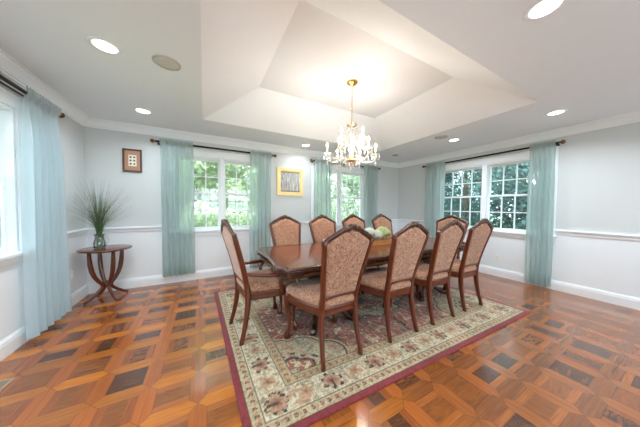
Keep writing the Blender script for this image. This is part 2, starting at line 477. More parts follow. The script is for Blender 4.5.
# ------------------------------------------------------------------ windows
def build_window(n, side, units, cols, pane='pane'):
    loc, r = FR[side]; root = thing('window_%d' % n, loc=loc, rotz=r, kind='structure')
    us = sorted([tuple(sorted((lx(side, a), lx(side, b)))) for a, b in units])
    A, B = us[0][0]-.045, us[-1][1]+.045
    cas = MB(); cw = .085
    cas.box(A-cw, A, -.022, 0, Z0-.02, Z1+.03); cas.box(B, B+cw, -.022, 0, Z0-.02, Z1+.03)
    cas.box(A-cw, B+cw, -.024, 0, Z1+.03, Z1+.125); cas.box(A-cw-.012, B+cw+.012, -.034, 0, Z1+.125, Z1+.145)
    cas.build('casing', M['trim'], root, bevel=.004)
    sl = MB(); sl.box(A-cw-.02, B+cw+.02, -.055, .03, Z0-.035, Z0-.005); sl.box(A-cw, B+cw, -.018, 0, Z0-.10, Z0-.035)
    sl.build('sill', M['trim'], root, bevel=.005)
    jb = MB(); jb.box(A, A+.02, 0, TH, Z0-.02, Z1+.03); jb.box(B-.02, B, 0, TH, Z0-.02, Z1+.03)
    jb.box(A+.02, B-.02, 0, TH, Z1+.01, Z1+.03); jb.box(A+.02, B-.02, .03, TH, Z0-.02, Z0)
    for (p, q), (s_, t_) in zip(us, us[1:]): jb.box(q+.02, s_-.02, .0, TH, Z0, Z1+.01)
    jb.build('jamb', M['trim'], root)
    zm = 1.51
    for (p, q) in us:
        for (za, zb, y) in ((Z0, zm+.02, .05), (zm-.02, Z1+.01, .09)):
            sh = MB(); st = .024
            sh.box(p-st, p+.014, y, y+.035, za, zb); sh.box(q-.014, q+st, y, y+.035, za, zb)
            bt = .045 if y == .05 else .036
            sh.box(p+.014, q-.014, y, y+.035, za, za+bt); sh.box(p+.014, q-.014, y, y+.035, zb-.034, zb)
            s_o = sh.build('sash', M['trim'], root, bevel=.003)
            mn = MB(); a_, b_ = p+.014, q-.014
            for i in range(1, cols):
                xm = a_+(b_-a_)*i/cols; mn.box(xm-.009, xm+.009, y+.006, y+.028, za+bt, zb-.034)
            zc = (za+bt+zb-.034)/2; mn.box(a_, b_, y+.007, y+.027, zc-.009, zc+.009)
            mn.build('muntin', M['trim'], s_o)
            g = MB(); g.box(a_, b_, y+.015, y+.019, za+bt, zb-.034); g.build('glass', M[pane], s_o)
    return root
build_window(1, 'back', *WIN['back'][0]); build_window(2, 'back', *WIN['back'][1])
build_window(3, 'right', *WIN['right'][0], pane='pane_screen'); build_window(4, 'left', *WIN['left'][0])
build_window(5, 'front', *WIN['front'][0])  # added windows behind the camera, letting in fill daylight

# ------------------------------------------------------------------ curtain rods and curtains
def rod(side, a, b, label, z=2.285, double=False, out=0.085):
    loc, r = FR[side]; root = thing('curtain_rod', label, 'curtain rod', loc=loc, rotz=r, group='curtain rods over the windows')
    a, b = sorted((lx(side, a), lx(side, b)))
    mb = MB(); mb.tube([(a+.03, -out, z), (b-.03, -out, z)], .0155, 12)
    mb.build('rod', M['rod'], root)
    if double:
        mb = MB(); mb.tube([(a+.06, -out+.05, z-.01), (b-.06, -out+.05, z-.01)], .008, 10); mb.build('rod', M['rod'], root)
    for x, s_ in ((a+.03, -1), (b-.03, 1)):
        mb = MB(); pr = [(.0155, 0), (.020, .004), (.018, .012), (.010, .018), (.012, .024), (.026, .034), (.032, .048), (.028, .062), (.014, .074), (.002, .078)]
        if s_ < 0: pr = [(q, -w) for q, w in pr]
        mb.lathe(pr, (x, -out, z), 16, axis='x'); mb.build('finial', M['finial'], root)
    for x in (a+.05, b-.05):
        mb = MB(); mb.tube([(x, 0, z-.02), (x, -out*.6, z-.025), (x, -out, z-.014)], .007, 8); mb.lathe([(.02, 0), (.02, -.008)], (x, 0, z-.02), 14, axis='y')
        mb.build('bracket', M['rod'], root)
    return root
rod('back', -0.675, 1.235, 'dark curtain rod above the window between the two framed pictures')
rod('back', 2.065, 4.02, 'dark curtain rod behind the chandelier, right of the gold framed picture')
rod('right', 3.41, 1.12, 'long dark curtain rod over the wide window on the right wall')
rod('left', 3.50, 1.30, 'double dark curtain rod with bronze finial on the left wall', double=True)

def curtain(side, a, b, label, zb=.06, folds=9, dense=None, mat='sheer', z=2.285, out=0.085, seed=0, flare=0.0, wider=0.0):
    """dense: list of (t, x fraction): how the cloth is spread from edge a to edge b"""
    loc, r = FR[side]; xa, xb = lx(side, a), lx(side, b)
    rnd = random.Random(seed); ph = [rnd.uniform(-.5, .5) for _ in range(60)]
    am = [rnd.uniform(.6, 1.3) for _ in range(60)]
    dense = dense or [(0, 0), (1, 1)]
    nu, nv = folds*20+1, 44
    mb = MB(); W = xb-xa
    def fn(u, v):
        zz = zb + (z+.045-zb)*(1-v)
        g = lerp_table(dense, u)
        k_ = int(u*folds); phase = 2*PI*folds*(u+.02*math.sin(7*u+seed))
        drop = min(1.0, max(0, (z-zz)/0.5))
        wv = am[k_ % 60]
        amp = (.008+.026*drop)*wv
        x = xa + W*g + math.copysign(1, W)*.012*drop*math.sin(2*phase+.6)
        x += (g-.5)*W*wider*(1-min(1, (zz-zb)/2)) + flare*(1-min(1, (zz-zb)/2.2))
        y = -out + amp*math.sin(phase) - .003*math.sin(2*phase+2*zz)*drop
        if zz > z-.04: y = -out - .0200 - .010*abs(math.sin(phase*2))
        if zz > z+.02: y += .008*math.sin(2.5*phase+1); zz += .010*math.sin(3*phase)
        x += .004*math.sin(1.7*zz+u*9)*drop
        return (x, y, zz )
    mb.grid(fn, nu, nv)
    o = mb.build('sheer_curtain', M[mat], loc=loc, rotz=r)
    hm = MB()
    def hem(u, v):
        p = fn(u, 1-(0.075*v)); return (p[0], p[1]-.003, p[2])
    hm.grid(hem, nu, 5); hm.build('hem', M[mat], o)
    return tag(o, label, 'curtain', 'sheer curtains')
DL = [(0, 0), (.72, .68), (1, 1)]
curtain('back', -.60, -.15, 'sheer teal curtain left of the window, nearest the grass vase', .13, 6, DL, seed=1)
curtain('back', 1.18, .77, 'sheer teal curtain just left of the gold framed striped picture', .10, 5, DL, seed=2)
curtain('back', 2.13, 2.58, 'sheer teal curtain just right of the gold framed striped picture', .10, 5, [(0, 0), (.35, .3), (.6, .72), (1, 1)], seed=3)
curtain('back', 3.97, 3.50, 'sheer teal curtain beside the far right corner of the room, on back wall', .10, 6, DL, seed=4)
curtain('right', 3.34, 2.87, 'sheer teal curtain at the far end of the right wall window', .06, 6, DL, seed=5)
curtain('right', 1.17, 1.47, 'sheer teal curtain hanging to the floor at the near end of right wall window', .045, 5, DL, seed=6)
curtain('left', 3.46, 2.95, 'pale blue sheer curtain on the left wall at the picture edge', .05, 6, [(0, 0), (.5, .42), (1, 1)], 'sheer_pale', seed=7, wider=.22, flare=.04)

# ------------------------------------------------------------------ ceiling lights and speakers
def downlight(x, y, label, on=True, watt=9.0):
    t = thing('recessed_downlight', label, 'ceiling light', (x, y, H), group='recessed ceiling lights')
    mb = MB(); mb.lathe([(.070, -.002), (.072, -.006), (.094, -.005), (.098, 0), (.070, 0)], seg=32, cap=False); mb.build('trim_ring', M['trim'], t)
    mb = MB(); mb.lathe([(.0715, -.003), (.02, -.0035)], seg=32); mb.build('lens', M['lens_on' if on else 'lens_off'], t)
    if on:
        l = bpy.data.lights.new('downlight_lamp', 'AREA'); l.shape = 'DISK'; l.size = .14; l.energy = watt; l.color = (.83, .93, 1.0); l.spread = R(150)
        lo = bpy.data.objects.new('downlight_lamp', l); COL.objects.link(lo); lo.parent = t; lo.location = (0, 0, -.012)
W = 8.5
downlight(-.656, 2.265, 'lit recessed ceiling light, next to the left round speaker', watt=W)
downlight(-.68, 3.555, 'small lit recessed light above the grass vase corner', watt=W*.6)
downlight(1.83, .521, 'large lit recessed light at the top edge of the picture, right of the tray', watt=W)
downlight(3.945, .984, 'lit recessed light above the near curtain of the right wall window', watt=W)
downlight(3.97, 2.26, 'lit recessed light nearest the right ceiling speaker', watt=W)
downlight(1.79, 3.90, 'lit recessed light left of the chandelier, above the gold framed picture', watt=W*.35)
downlight(3.93, 3.57, 'unlit recessed light in the ceiling by the far right corner', False)
for x, y in ((-.66, .9), (-.66, -.9), (1.8, -.9), (3.95, -.6)):  # first follows the layout's symmetry, the others are added unseen fill lamps
    downlight(x, y, 'unseen ceiling light out of frame, one of a set added mainly for fill', watt=W)
def speaker(x, y, label):
    t = thing('ceiling_speaker', label, 'speaker', (x, y, H), group='round ceiling speakers')
    mb = MB(); mb.lathe([(.103, 0), (.103, -.004), (.098, -.007), (.096, -.004)], seg=36, cap=False); mb.build('rim', M['grille'], t)
    mb = MB(); mb.lathe([(.097, -.004), (.05, -.006), (.005, -.007)], seg=36); mb.build('grille', M['grille'], t)
speaker(-.267, 2.269, 'round grey speaker set in the ceiling left of the tray')
speaker(3.61, 2.274, 'round grey speaker in the ceiling right of the chandelier')

# ------------------------------------------------------------------ rug
def build_rug():
    X0, X1, Y0, Y1 = .190, 3.500, 1.089, 3.475
    s_ = .0075; nx = int((X1-X0)/s_)+1; ny = int((Y1-Y0)/s_)+1
    xs = np.linspace(X0, X1, nx); ys = np.linspace(Y0, Y1, ny); GX, GY = np.meshgrid(xs, ys)
    cx, cy = (X0+X1)/2, (Y0+Y1)/2; px, py = GX-cx, GY-cy; hx, hy = (X1-X0)/2, (Y1-Y0)/2
    ax, ay = np.abs(px), np.abs(py); dX, dY = hx-ax, hy-ay; d = np.minimum(dX, dY)
    along = np.where(dX < dY, py, px)
    rs = np.random.RandomState(3)
    def vn(x, y, sc, seed):
        g = np.random.RandomState(seed).rand(256, 256); x = x*sc+100; y = y*sc+100
        xi, yi = np.floor(x).astype(int), np.floor(y).astype(int); fx, fy = x-xi, y-yi
        fx = fx*fx*(3-2*fx); fy = fy*fy*(3-2*fy); a = lambda i, j: g[(xi+i) % 256, (yi+j) % 256]
        return (a(0,0)*(1-fx)+a(1,0)*fx)*(1-fy)+(a(0,1)*(1-fx)+a(1,1)*fx)*fy
    C = lambda r, g, b: np.array(srgb(r, g, b)[:3])
    col = np.zeros(GX.shape+(3,)); col[:] = C(134, 54, 58)
    def put(mask, c, a=1.0): col[mask] = col[mask]*(1-a)+c*a
    ax_, ay_ = ax, ay
    n1 = vn(px, py, 22, 1); n2 = vn(px, py, 40, 2); n3 = vn(ax_, ay_, 16, 5); n4 = vn(ax_, ay_, 30, 6); n5 = vn(px, py, 90, 9)
    put((d > .040), C(96, 62, 52)); put(d > .046, C(160, 142, 108))
    def guard(lo, hi, base, m1, m2):
        m = (d > lo) & (d < hi); put(m, base); put(m & (n2 > .68), base*1.15, .6)
        per = .058; t = (along/per) % 1-.5; r_ = (d-(lo+hi)/2)/(hi-lo)
        rr = np.sqrt((t*per)**2+(r_*(hi-lo))**2)
        put(m & (rr < .017) & (rr > .009) & ((t > -.12)), m1); put(m & (rr < .0085), m2)
        t2 = ((along/per+.5) % 1)-.5; rr2 = np.sqrt((t2*per)**2+((r_-.15)*(hi-lo))**2)
        put(m & (rr2 < .008), C(200, 150, 120))
    guard(.052, .118, C(188, 172, 138), C(96, 66, 50), C(188, 120, 96))
    put((d > .118) & (d < .124), C(92, 86, 64)); put((d > .124) & (d < .130), C(214, 206, 178))
    m = (d > .130) & (d < .305); put(m, C(206, 194, 164))
    put(m & (np.abs(n3-.5) < .045), C(172, 156, 124)); put(m & (n4 > .74), C(190, 152, 122)); put(m & (n4 < .22), C(166, 156, 128))
    put((d > .305) & (d < .311), C(214, 206, 178)); put((d > .311) & (d < .318), C(120, 104, 78))
    guard(.318, .392, C(176, 156, 120), C(110, 72, 54), C(196, 142, 112))
    put((d > .392) & (d < .398), C(96, 78, 60))
    # border flowers, counted from the corners
    per = .44
    for sgn in (0, 1):
        L = hx if sgn == 0 else hy
        if sgn == 0: al, dd, on = px, dY, dY < dX
        else: al, dd, on = py, dX, dX <= dY
        span_ = 2*(L-.2175); nseg = max(2, int(round(span_/(per/2)))); nseg += nseg % 2
        for k_ in range(nseg+1):
            c0 = -(L-.2175)+span_*k_/nseg; u = al-c0; v = dd-.2175; r = np.hypot(u, v*1.05); th = np.arctan2(v, u)
            mm = (d > .132) & (d < .303)
            if k_ % 2 == 0:
                lob = .074+.012*np.cos(7*th)+.03*(n4-.5)
                put(mm & (r < lob), C(182, 150, 120)); put(mm & (r < lob) & (r > lob-.024) & (np.cos(7*th) > .05) & (n2 > .3), C(50, 52, 46))
                put(mm & (r < .048), C(186, 142, 116)); put(mm & (r < .036+.006*np.cos(6*th)), C(158, 108, 88)); put(mm & (r < .016), C(72, 74, 56))
                put(mm & (np.abs(u) < .008) & (v < 0) & (r < .07), C(64, 66, 50))
            else:
                lob = .062*(.55+.45*np.abs(np.cos(2.5*th+.6)))
                put(mm & (r < lob), C(190, 158, 122)); put(mm & (r < lob*.62), C(176, 134, 106)); put(mm & (r < .012), C(140, 96, 76))
                put(mm & (np.abs(r-.082) < .005) & (np.cos(6*th) > .2), C(150, 138, 106))
    # field
    fx, fy = hx-.398, hy-.398; q = ax/fx+ay/fy; F = d > .398
    a = np.arctan2(ay-fy, ax-fx)
    rc = np.hypot((ax-fx)/1.25, (ay-fy)); th = np.arctan2(fy-ay, fx-ax)
    lob = .40+.045*np.abs(np.sin(5*th))
    put(F, C(152, 86, 76)); put(F & (n2 > .6), C(166, 104, 92)); put(F & (np.abs(n3-.5) < .05), C(206, 180, 146), .85)
    put(F & (np.abs(n4-.52) < .05), C(186, 136, 112), .8); put(F & (n4 > .82), C(222, 206, 174)); put(F & (n4 < .14), C(90, 74, 66)); put(F & (n3 > .83), C(120, 128, 110))
    sp = F & (rc < lob); put(sp, C(190, 174, 140)); put(sp & (np.abs(n3-.5) < .05), C(166, 150, 122)); put(sp & (n4 > .76), C(186, 138, 112)); put(sp & (n4 < .18), C(130, 138, 126))
    put(F & (np.abs(rc-lob) < .008), C(84, 78, 66)); put(F & (np.abs(rc-lob-.016) < .006), C(210, 196, 160))
    lob2 = .145+.03*np.abs(np.sin(4*th)); put(F & (rc < lob2), C(160, 96, 78)); put(F & (np.abs(rc-lob2) < .014) & (n2 > .3), C(48, 54, 52)); put(F & (np.abs(rc-lob2-.05) < .012) & (np.cos(16*th) > .1), C(52, 56, 54))
    put(F & (rc < lob2-.02) & (np.abs(n4-.5) < .1), C(214, 196, 160)); put(F & (rc < .05), C(176, 158, 126))
    put(F & (rc < .07) & (np.abs(n4-.5) < .08), C(110, 110, 96))
    # centre medallion
    rm = np.hypot(px/1.5, py); tm = np.arctan2(py, px/1.5); lm = .40+.04*np.cos(12*tm)
    put(F & (rm < lm), C(204, 190, 156)); put(F & (rm < lm) & (np.abs(n3-.5) < .06), C(130, 120, 100)); put(F & (rm < lm) & (n4 > .7), C(176, 122, 100))
    put(F & (np.abs(rm-lm) < .01), C(58, 60, 56)); put(F & (rm < .22+.03*np.cos(8*tm)), C(150, 84, 74)); put(F & (rm < .2) & (np.abs(n4-.5) < .08), C(210, 190, 150)); put(F & (rm < .08), C(60, 66, 62))
    n6 = vn(px, py, 60, 12); n7 = vn(px, py, 9, 13)
    fine = (np.abs(n2-.5) < .05) & (d > .05); put(fine, C(120, 98, 74), .38)
    put((n6 > .78) & (d > .05), C(150, 110, 88), .5); put((n6 < .2) & (d > .05), C(110, 104, 84), .4)
    col *= (.62+.36*n5+.06*n7)[..., None]
    tk = .011
    verts = np.stack([GX, GY, np.full(GX.shape, tk)], -1).reshape(-1, 3)
    vx = verts[:, 0].copy(); verts[:, 0] -= .029*(verts[:, 1]-Y0); verts[:, 1] -= .023*(vx-X0)
    idx = np.arange(nx*ny).reshape(ny, nx)
    q4 = np.stack([idx[:-1,:-1], idx[:-1,1:], idx[1:,1:], idx[1:,:-1]], -1).reshape(-1, 4)
    ring = list(idx[0, :])+list(idx[1:, -1])+list(idx[-1, -2::-1])+list(idx[-2:0:-1, 0])
    nb = len(verts); vb = verts[ring].copy(); vb[:, 2] = 0.0015; verts = np.vstack([verts, vb])
    n = len(ring); side = np.array([[ring[i], nb+i, nb+(i+1) % n, ring[(i+1) % n]] for i in range(n)])
    faces = np.vstack([q4, side])
    me = bpy.data.meshes.new('area_rug'); me.vertices.add(len(verts)); me.vertices.foreach_set('co', verts.ravel())
    me.loops.add(len(faces)*4); me.loops.foreach_set('vertex_index', faces.ravel().astype(np.int32))
    me.polygons.add(len(faces)); me.polygons.foreach_set('loop_start', np.arange(len(faces), dtype=np.int32)*4)
    me.polygons.foreach_set('loop_total', np.full(len(faces), 4, dtype=np.int32)); me.update(calc_edges=True)
    ca = me.color_attributes.new('pile', 'FLOAT_COLOR', 'POINT')
    cc = col.reshape(-1, 3); cc = np.vstack([cc, cc[ring]]); cc = np.hstack([cc, np.ones((len(cc), 1))]); ca.data.foreach_set('color', cc.ravel())
    t = NT('rug_pile'); at = t.n('ShaderNodeVertexColor'); at.layer_name = 'pile'
    me.materials.append(t.done(t.bsdf(at.outputs[0], 0.95, spec=0.1, sheen=0.2, normal=t.bump(t.noise(t.coord(), 260, 2), .5, .004))))
    o = bpy.data.objects.new('area_rug', me); COL.objects.link(o)
    tag(o, 'large floral area rug with burgundy edge, cream border and red field, under the dining table', 'rug')
build_rug()

# ------------------------------------------------------------------ dining chairs
YB = [(0, 0.0), (.12, .030), (.30, .060), (.44, .066), (.54, .052), (.70, .018), (.86, -.026), (1.02, -.070), (1.16, -.100)]
def yb(z): return smooth_table(YB, z)
PW = [(0, .1885), (.2, .178), (.45, .170), (.56, .172), (.80, .200), (1.0, .226), (1.06, .230)]
OUT_T = [(0, 1.142), (.018, 1.138), (.035, 1.124), (.060, 1.120), (.085, 1.113), (.11, 1.095), (.150, 1.075), (.19, 1.053), (.244, 1.020)]
def make_chair(name, label, arms=False):
    t = thing(name, label, 'chair')
    WX = 1.14 if arms else 1.0
    wd = M['chairwood']
    # rear legs continue upward as the back posts
    for s_ in (-1, 1):
        mb = MB(); pts = []; rad = []
        for i in range(25):
            z = 1.026*i/24; pts.append((s_*smooth_table(PW, z)*WX, yb(z), z))
            rad.append(smooth_table([(0, .015), (.1, .016), (.42, .021), (.55, .019), (1.05, .0165)], z))
        mb.tube(pts, rad, 12, sq=3.6, asp=1.25, up=(1, 0, 0)); mb.build('leg', wd, t)
    # cabriole front legs
    for s_ in (-1, 1):
        mb = MB(); xf, yf = (.25 if arms else .262), .515
        prof = [(.455, 0, 0, .030), (.42, .006, .004, .034), (.385, .014, .012, .036), (.35, .018, .016, .032), (.30, .012, .012, .025), (.22, .002, .002, .019), (.14, -.002, -.004, .0155), (.085, .002, .002, .0155), (.06, .012, .010, .022), (.035, .018, .016, .029), (.012, .018, .016, .028), (0, .016, .014, .022)]
        mb.tube([(s_*(xf+a), yf+b_, z) for z, a, b_, r_ in prof], [p[3] for p in prof], 12, sq=2.6, up=(1, 0, 0))
        mb.build('leg', wd, t)
    # seat rail with serpentine front
    hb, hf, y0, y1 = .155*WX, (.268 if arms else .285), .055, .555
    def seat_outline(n=9, off=0.0, front=.03):
        pts = []
        for i in range(n): u = i/(n-1); pts.append((-(hb+off)+2*(hb+off)*u, y0-off*.5))
        for i in range(1, n): u = i/(n-1); pts.append(((hb+off)+(hf-hb)*math.sin(u*PI/2)**.9, y0+(y1-.035-y0)*u))
        for i in range(1, n*2-1):
            u = i/(n*2-1); a = 1-2*u
            pts.append(((hf+off)*a, y1+off+front*(1-a*a)-.035*abs(a)**6))
        for i in range(n-1, 0, -1): u = i/(n-1); pts.append((-((hb+off)+(hf-hb)*math.sin(u*PI/2)**.9), y0+(y1-.035-y0)*u))
        return pts
    ol = seat_outline(); n = len(ol)
    mb = MB(); rings = []
    cy0 = .3
    def sc(k_, z, drop=False):
        out_ = []
        for x, y in ol:
            zz = z
            if drop and y > .3: zz = z-.022*(1-min(1, abs(x)/hf))*((y-.3)/.28) if False else z+.012*math.sin(min(1, abs(x)/hf)*PI)
            out_.append((x*k_, cy0+(y-cy0)*k_, zz))
        return out_
    mb.rings([sc(.90, .385, True), sc(1.0, .382, True), sc(1.012, .395), sc(1.0, .405), sc(1.0, .432), sc(1.018, .440), sc(1.0, .450), sc(.9, .452)], cap=True)
    mb.build('seat_rail', wd, t)
    mb = MB(); rings = []
    for k_, z in ((.93, .448), (1.0, .455), (1.025, .470), (1.02, .492), (.985, .512), (.90, .526), (.72, .536), (.45, .542), (.15, .544), (.02, .544)):
        rings.append([(x*k_, cy0+(y-cy0)*k_, z) for x, y in ol])
    mb.rings(rings); mb.build('seat', M['fabric'], t)
    # back rest: upholstered shield panel
    zb0 = .545
    def halfw(z): return smooth_table(PW, z)*WX-.014
    def top_in(xf_): return lerp_table(OUT_T, abs(xf_)*.244)-.042
    def panel(side):
        def fn(u, v):
            a = 2*u-1; zt = top_in(a*.93); z = zb0+(zt-zb0)*v; x = a*halfw(z)
            e = min(1, (1-abs(a))/.13)*min(1, v/.07)*min(1, (1-v)/.07); e = max(0, e)**.5
            y = yb(z)+(.006+.030*e if side > 0 else -.006-.014*e)
            return (x, y, z)
        return fn
    mb = MB(); mb.grid(panel(1), 31, 31)
    f2 = panel(-1); mb.grid(lambda u, v: f2(1-u, v), 31, 31)
    bp = mb.build('backrest', M['fabric'], t)
    # bottom rail of the back
    mb = MB(); mb.tube([(x*WX, yb(.535)+.0, .532+.012*math.cos(x*9)) for x in [-.172+.0344*i for i in range(11)]], [.0155]*11, 10, sq=3, asp=1.0, up=(0, 0, 1)); mb.build('back_rail', wd, t)
    # carved crest
    N = 49; prof = []
    mb = MB(); rings = []
    for i in range(N):
        a = 2*i/(N-1)-1; x = a*.244; zo = lerp_table(OUT_T, abs(x)); zi = zo-.040-.008*math.exp(-(x/.05)**2)
        carve = .006*abs(math.sin(abs(x)*70))*math.exp(-(x/.14)**2)+.010*math.exp(-(x/.035)**2)
        zo += .0035*abs(math.sin(abs(x)*70)); th = .019+carve
        yo, yi = yb(zo), yb(zi); X = x*WX
        zm = (zo+zi)/2; ym = (yo+yi)/2
        rings.append([(X, yi-th*.7, zi), (X, ym-th, zm), (X, yo-th*.75, zo-.004), (X, yo, zo), (X, yo+th*.75, zo-.004), (X, ym+th, zm), (X, yi+th*.7, zi), (X, yi, zi-.003)])
    mb.rings(rings); mb.build('crest_rail', M['carvewood'], t)
    # bead moulding round the panel, rear
    if arms:
        for s_ in (-1, 1):
            mb = MB(); xb_ = .183*WX
            pts = [(s_*xb_, yb(.64)+.01, .640), (s_*(xb_+.03), .12, .628), (s_*(xb_+.065), .22, .618), (s_*(xb_+.085), .32, .612), (s_*(xb_+.09), .40, .622), (s_*(xb_+.09), .435, .617), (s_*(xb_+.09), .450, .597), (s_*(xb_+.09), .435, .580)]
            mb.tube(pts, [.018, .019, .022, .025, .028, .030, .027, .018], 12, sq=2.6, asp=.8, up=(1, 0, 0)); mb.build('armrest', wd, t)
            mb = MB(); xs_ = xb_+.09
            pts = [(s_*xs_, .40, .608), (s_*xs_, .375, .58), (s_*(xs_-.004), .350, .55), (s_*(xs_-.010), .352, .52), (s_*(xs_-.012), .375, .46), (s_*(xs_-.014), .385, .41)]
            mb.tube(pts, [.019, .018, .017, .019, .023, .024], 12, sq=3, up=(1, 0, 0)); mb.build('arm_support', wd, t)
    return t

G = 'carved dining chairs round the table'
ch = make_chair('dining_chair', '')
NEAR = [(.990, 'upholstered dining chair nearest the camera, seen from behind, left end of front row'),
        (1.712, 'upholstered dining chair second from left in the front row'),
        (2.355, 'upholstered dining chair third from left in the front row'),
        (2.985, 'upholstered dining chair at the right end of the front row, back to the right window')]
FAR = [(1.06, 'dining chair at left end of the far row, below the gold framed picture'),
       (1.69, 'dining chair across the table in far row, below left curtain of the middle window'),
       (2.32, 'dining chair across the table in the far row, below the window behind the chandelier'),
       (2.99, 'dining chair at right end of the far row, just behind the green flowers')]
first = True
for (x, lab), rz in zip(NEAR, (R(2), 0, 0, R(-1))):
    o = ch if first else copy_tree(ch); first = False
    o.location = (x, 1.403, .011); o.rotation_euler = (0, 0, rz); o['label'] = lab; o['group'] = G
for x, lab in FAR:
    o = copy_tree(ch); o.location = (x, 2.945, .011); o.rotation_euler = (0, 0, PI); o['label'] = lab; o['group'] = G
ac = make_chair('dining_armchair', 'upholstered armchair with open wooden arms at the left end of the table', True)
ac.location = (.268, 2.232, .011); ac.rotation_euler = (0, 0, -PI/2+R(6)); ac['group'] = 'armchairs at the table ends'
a2 = copy_tree(ac); a2.location = (3.78, 2.19, .011); a2.rotation_euler = (0, 0, PI/2); a2['label'] = 'upholstered armchair at the far right end of the table, in front of the right window'

# ------------------------------------------------------------------ dining table
def make_table():
    t = thing('dining_table', 'long dark mahogany dining table with carved gilded edge on two pedestals', 'table', (2.02, 2.19, .011))
    hx, hy = 1.48, .54
    q = [(hx-.030, 0), (hx-.022, .14), (hx-.012, .26), (hx+.004, .36), (hx+.006, .40), (hx-.012, .425), (hx-.026, .45), (hx-.05, .465), (hx-.062, .49), (hx-.062, hy-.012), (hx-.08, hy), (hx-.30, hy-.006), (hx-.6, hy-.004), (0, hy-.004)]
    full = [(x, y) for x, y in q]
    full += [(-x, y) for x, y in reversed(q[:-1])]
    full += [(-x, -y) for x, y in q[1:]] + [(x, -y) for x, y in reversed(q[1:-1])]
    def sc(k_, z, d=0.0): return [(x-math.copysign(min(abs(x), k_), x), y-math.copysign(min(abs(y), k_), y), z) for x, y in full]
    mb = MB(); mb.rings([sc(.02, .722), sc(.004, .724), sc(0, .732), sc(.003, .742), sc(.012, .7455), sc(.016, .749)]); top = mb.build('tabletop', M['tabletop'], t)
    # carved edge under the top
    def path_pts(off, step=.02):
        pts = []; P = [(x-math.copysign(min(abs(x), off), x), y-math.copysign(min(abs(y), off), y)) for x, y in full]
        for (a, b_) in zip(P, P[1:]+P[:1]):
            L = math.hypot(b_[0]-a[0], b_[1]-a[1]); n = max(1, int(L/step))
            for i in range(n): pts.append((a[0]+(b_[0]-a[0])*i/n, a[1]+(b_[1]-a[1])*i/n))
        return pts
    P = path_pts(.02, .018); n = len(P); rings = []
    for z, base, amp in ((.725, .006, 0), (.717, .014, .006), (.706, .018, .009), (.695, .010, .008), (.688, 0, .003)):
        ring = []
        for i, (x, y) in enumerate(P):
            a, b_ = P[i-1], P[(i+1) % n]; tx, ty = b_[0]-a[0], b_[1]-a[1]; L = math.hypot(tx, ty) or 1
            o = base+amp*math.sin(i*PI*.5)-.012
            ring.append((x-ty/L*-o*1, y+tx/L*-o*1, z))
        rings.append(ring)
    mb = MB(); mb.rings(rings); mb.build('carved_edge', M['tabledark'], t)
    # apron
    def sc2(off, z): return [(x-math.copysign(min(abs(x), off), x), y-math.copysign(min(abs(y), off), y), z) for x, y in full]
    mb = MB(); mb.rings([sc2(.058, .636), sc2(.044, .644), sc2(.044, .690), sc2(.035, .70)]); ap = mb.build('apron', M['tabledark'], t)
    # carved gilt garlands: along both long sides and at the corners
    for sy in (-1, 1):
        mb = MB(); pts = []; rad = []
        for i in range(141):
            x = -1.25+2.5*i/140; pts.append((x, sy*(hy-.048), .664+.004*math.sin(x*42))); rad.append(.0085+.0055*abs(math.sin(x*31)))
        mb.tube(pts, rad, 8, up=(0, 0, 1)); mb.build('garland', M['gilt'], ap)
    for sx in (-1, 1):
        mb = MB(); pts = []; rad = []
        for i in range(41):
            y = -.30+.6*i/40; pts.append((sx*(hx-.046), y, .664+.004*math.sin(y*42))); rad.append(.0085+.0055*abs(math.sin(y*31)))
        mb.tube(pts, rad, 8, up=(0, 0, 1)); mb.build('garland', M['gilt'], ap)
        for sy in (-1, 1):
            mb = MB(); mb.lathe([(.004, -.040), (.016, -.034), (.022, -.016), (.027, 0), (.020, .018), (.024, .030), (.004, .036)], (sx*(hx-.115), sy*(hy-.085), .672), 10); mb.build('corner_carving', M['gilt'], ap)
    # pedestals
    for sx in (-1, 1):
        cx = sx*.82
        mb = MB(); prof = [(.17, .640), (.18, .625), (.10, .60), (.075, .56), (.095, .52), (.13, .46), (.145, .40), (.125, .34), (.085, .30), (.075, .275), (.115, .255), (.13, .235), (.12, .20), (.10, .16), (.06, .13)]
        seg = 40; rs = []
        for r_, z in prof:
            rs.append([(cx+r_*(1+.05*math.cos(10*2*PI*i/seg))*math.cos(2*PI*i/seg), r_*(1+.05*math.cos(10*2*PI*i/seg))*math.sin(2*PI*i/seg), z) for i in range(seg)])
        mb.rings(rs); pd = mb.build('pedestal', M['tabledark'], t)
        for kx in (-1, 1):
            for ky in (-1, 1):
                mb = MB(); dx, dy = kx*.60, ky*.80
                pr = [(.05, .24, .040), (.12, .27, .046), (.19, .235, .045), (.25, .16, .036), (.31, .085, .030), (.37, .045, .030), (.42, .038, .036), (.455, .040, .036), (.475, .060, .018)]
                mb.tube([(cx+dx*a, dy*a, z) for a, z, r_ in pr], [r_ for a, z, r_ in pr], 12, sq=2.4, up=(0, 0, 1)); mb.build('scroll_foot', M['tabledark'], pd)
    mb = MB(); mb.box(-.80, .80, -.03, .03, .17, .215); mb.build('stretcher', M['tabledark'], t, bevel=.008)
make_table()

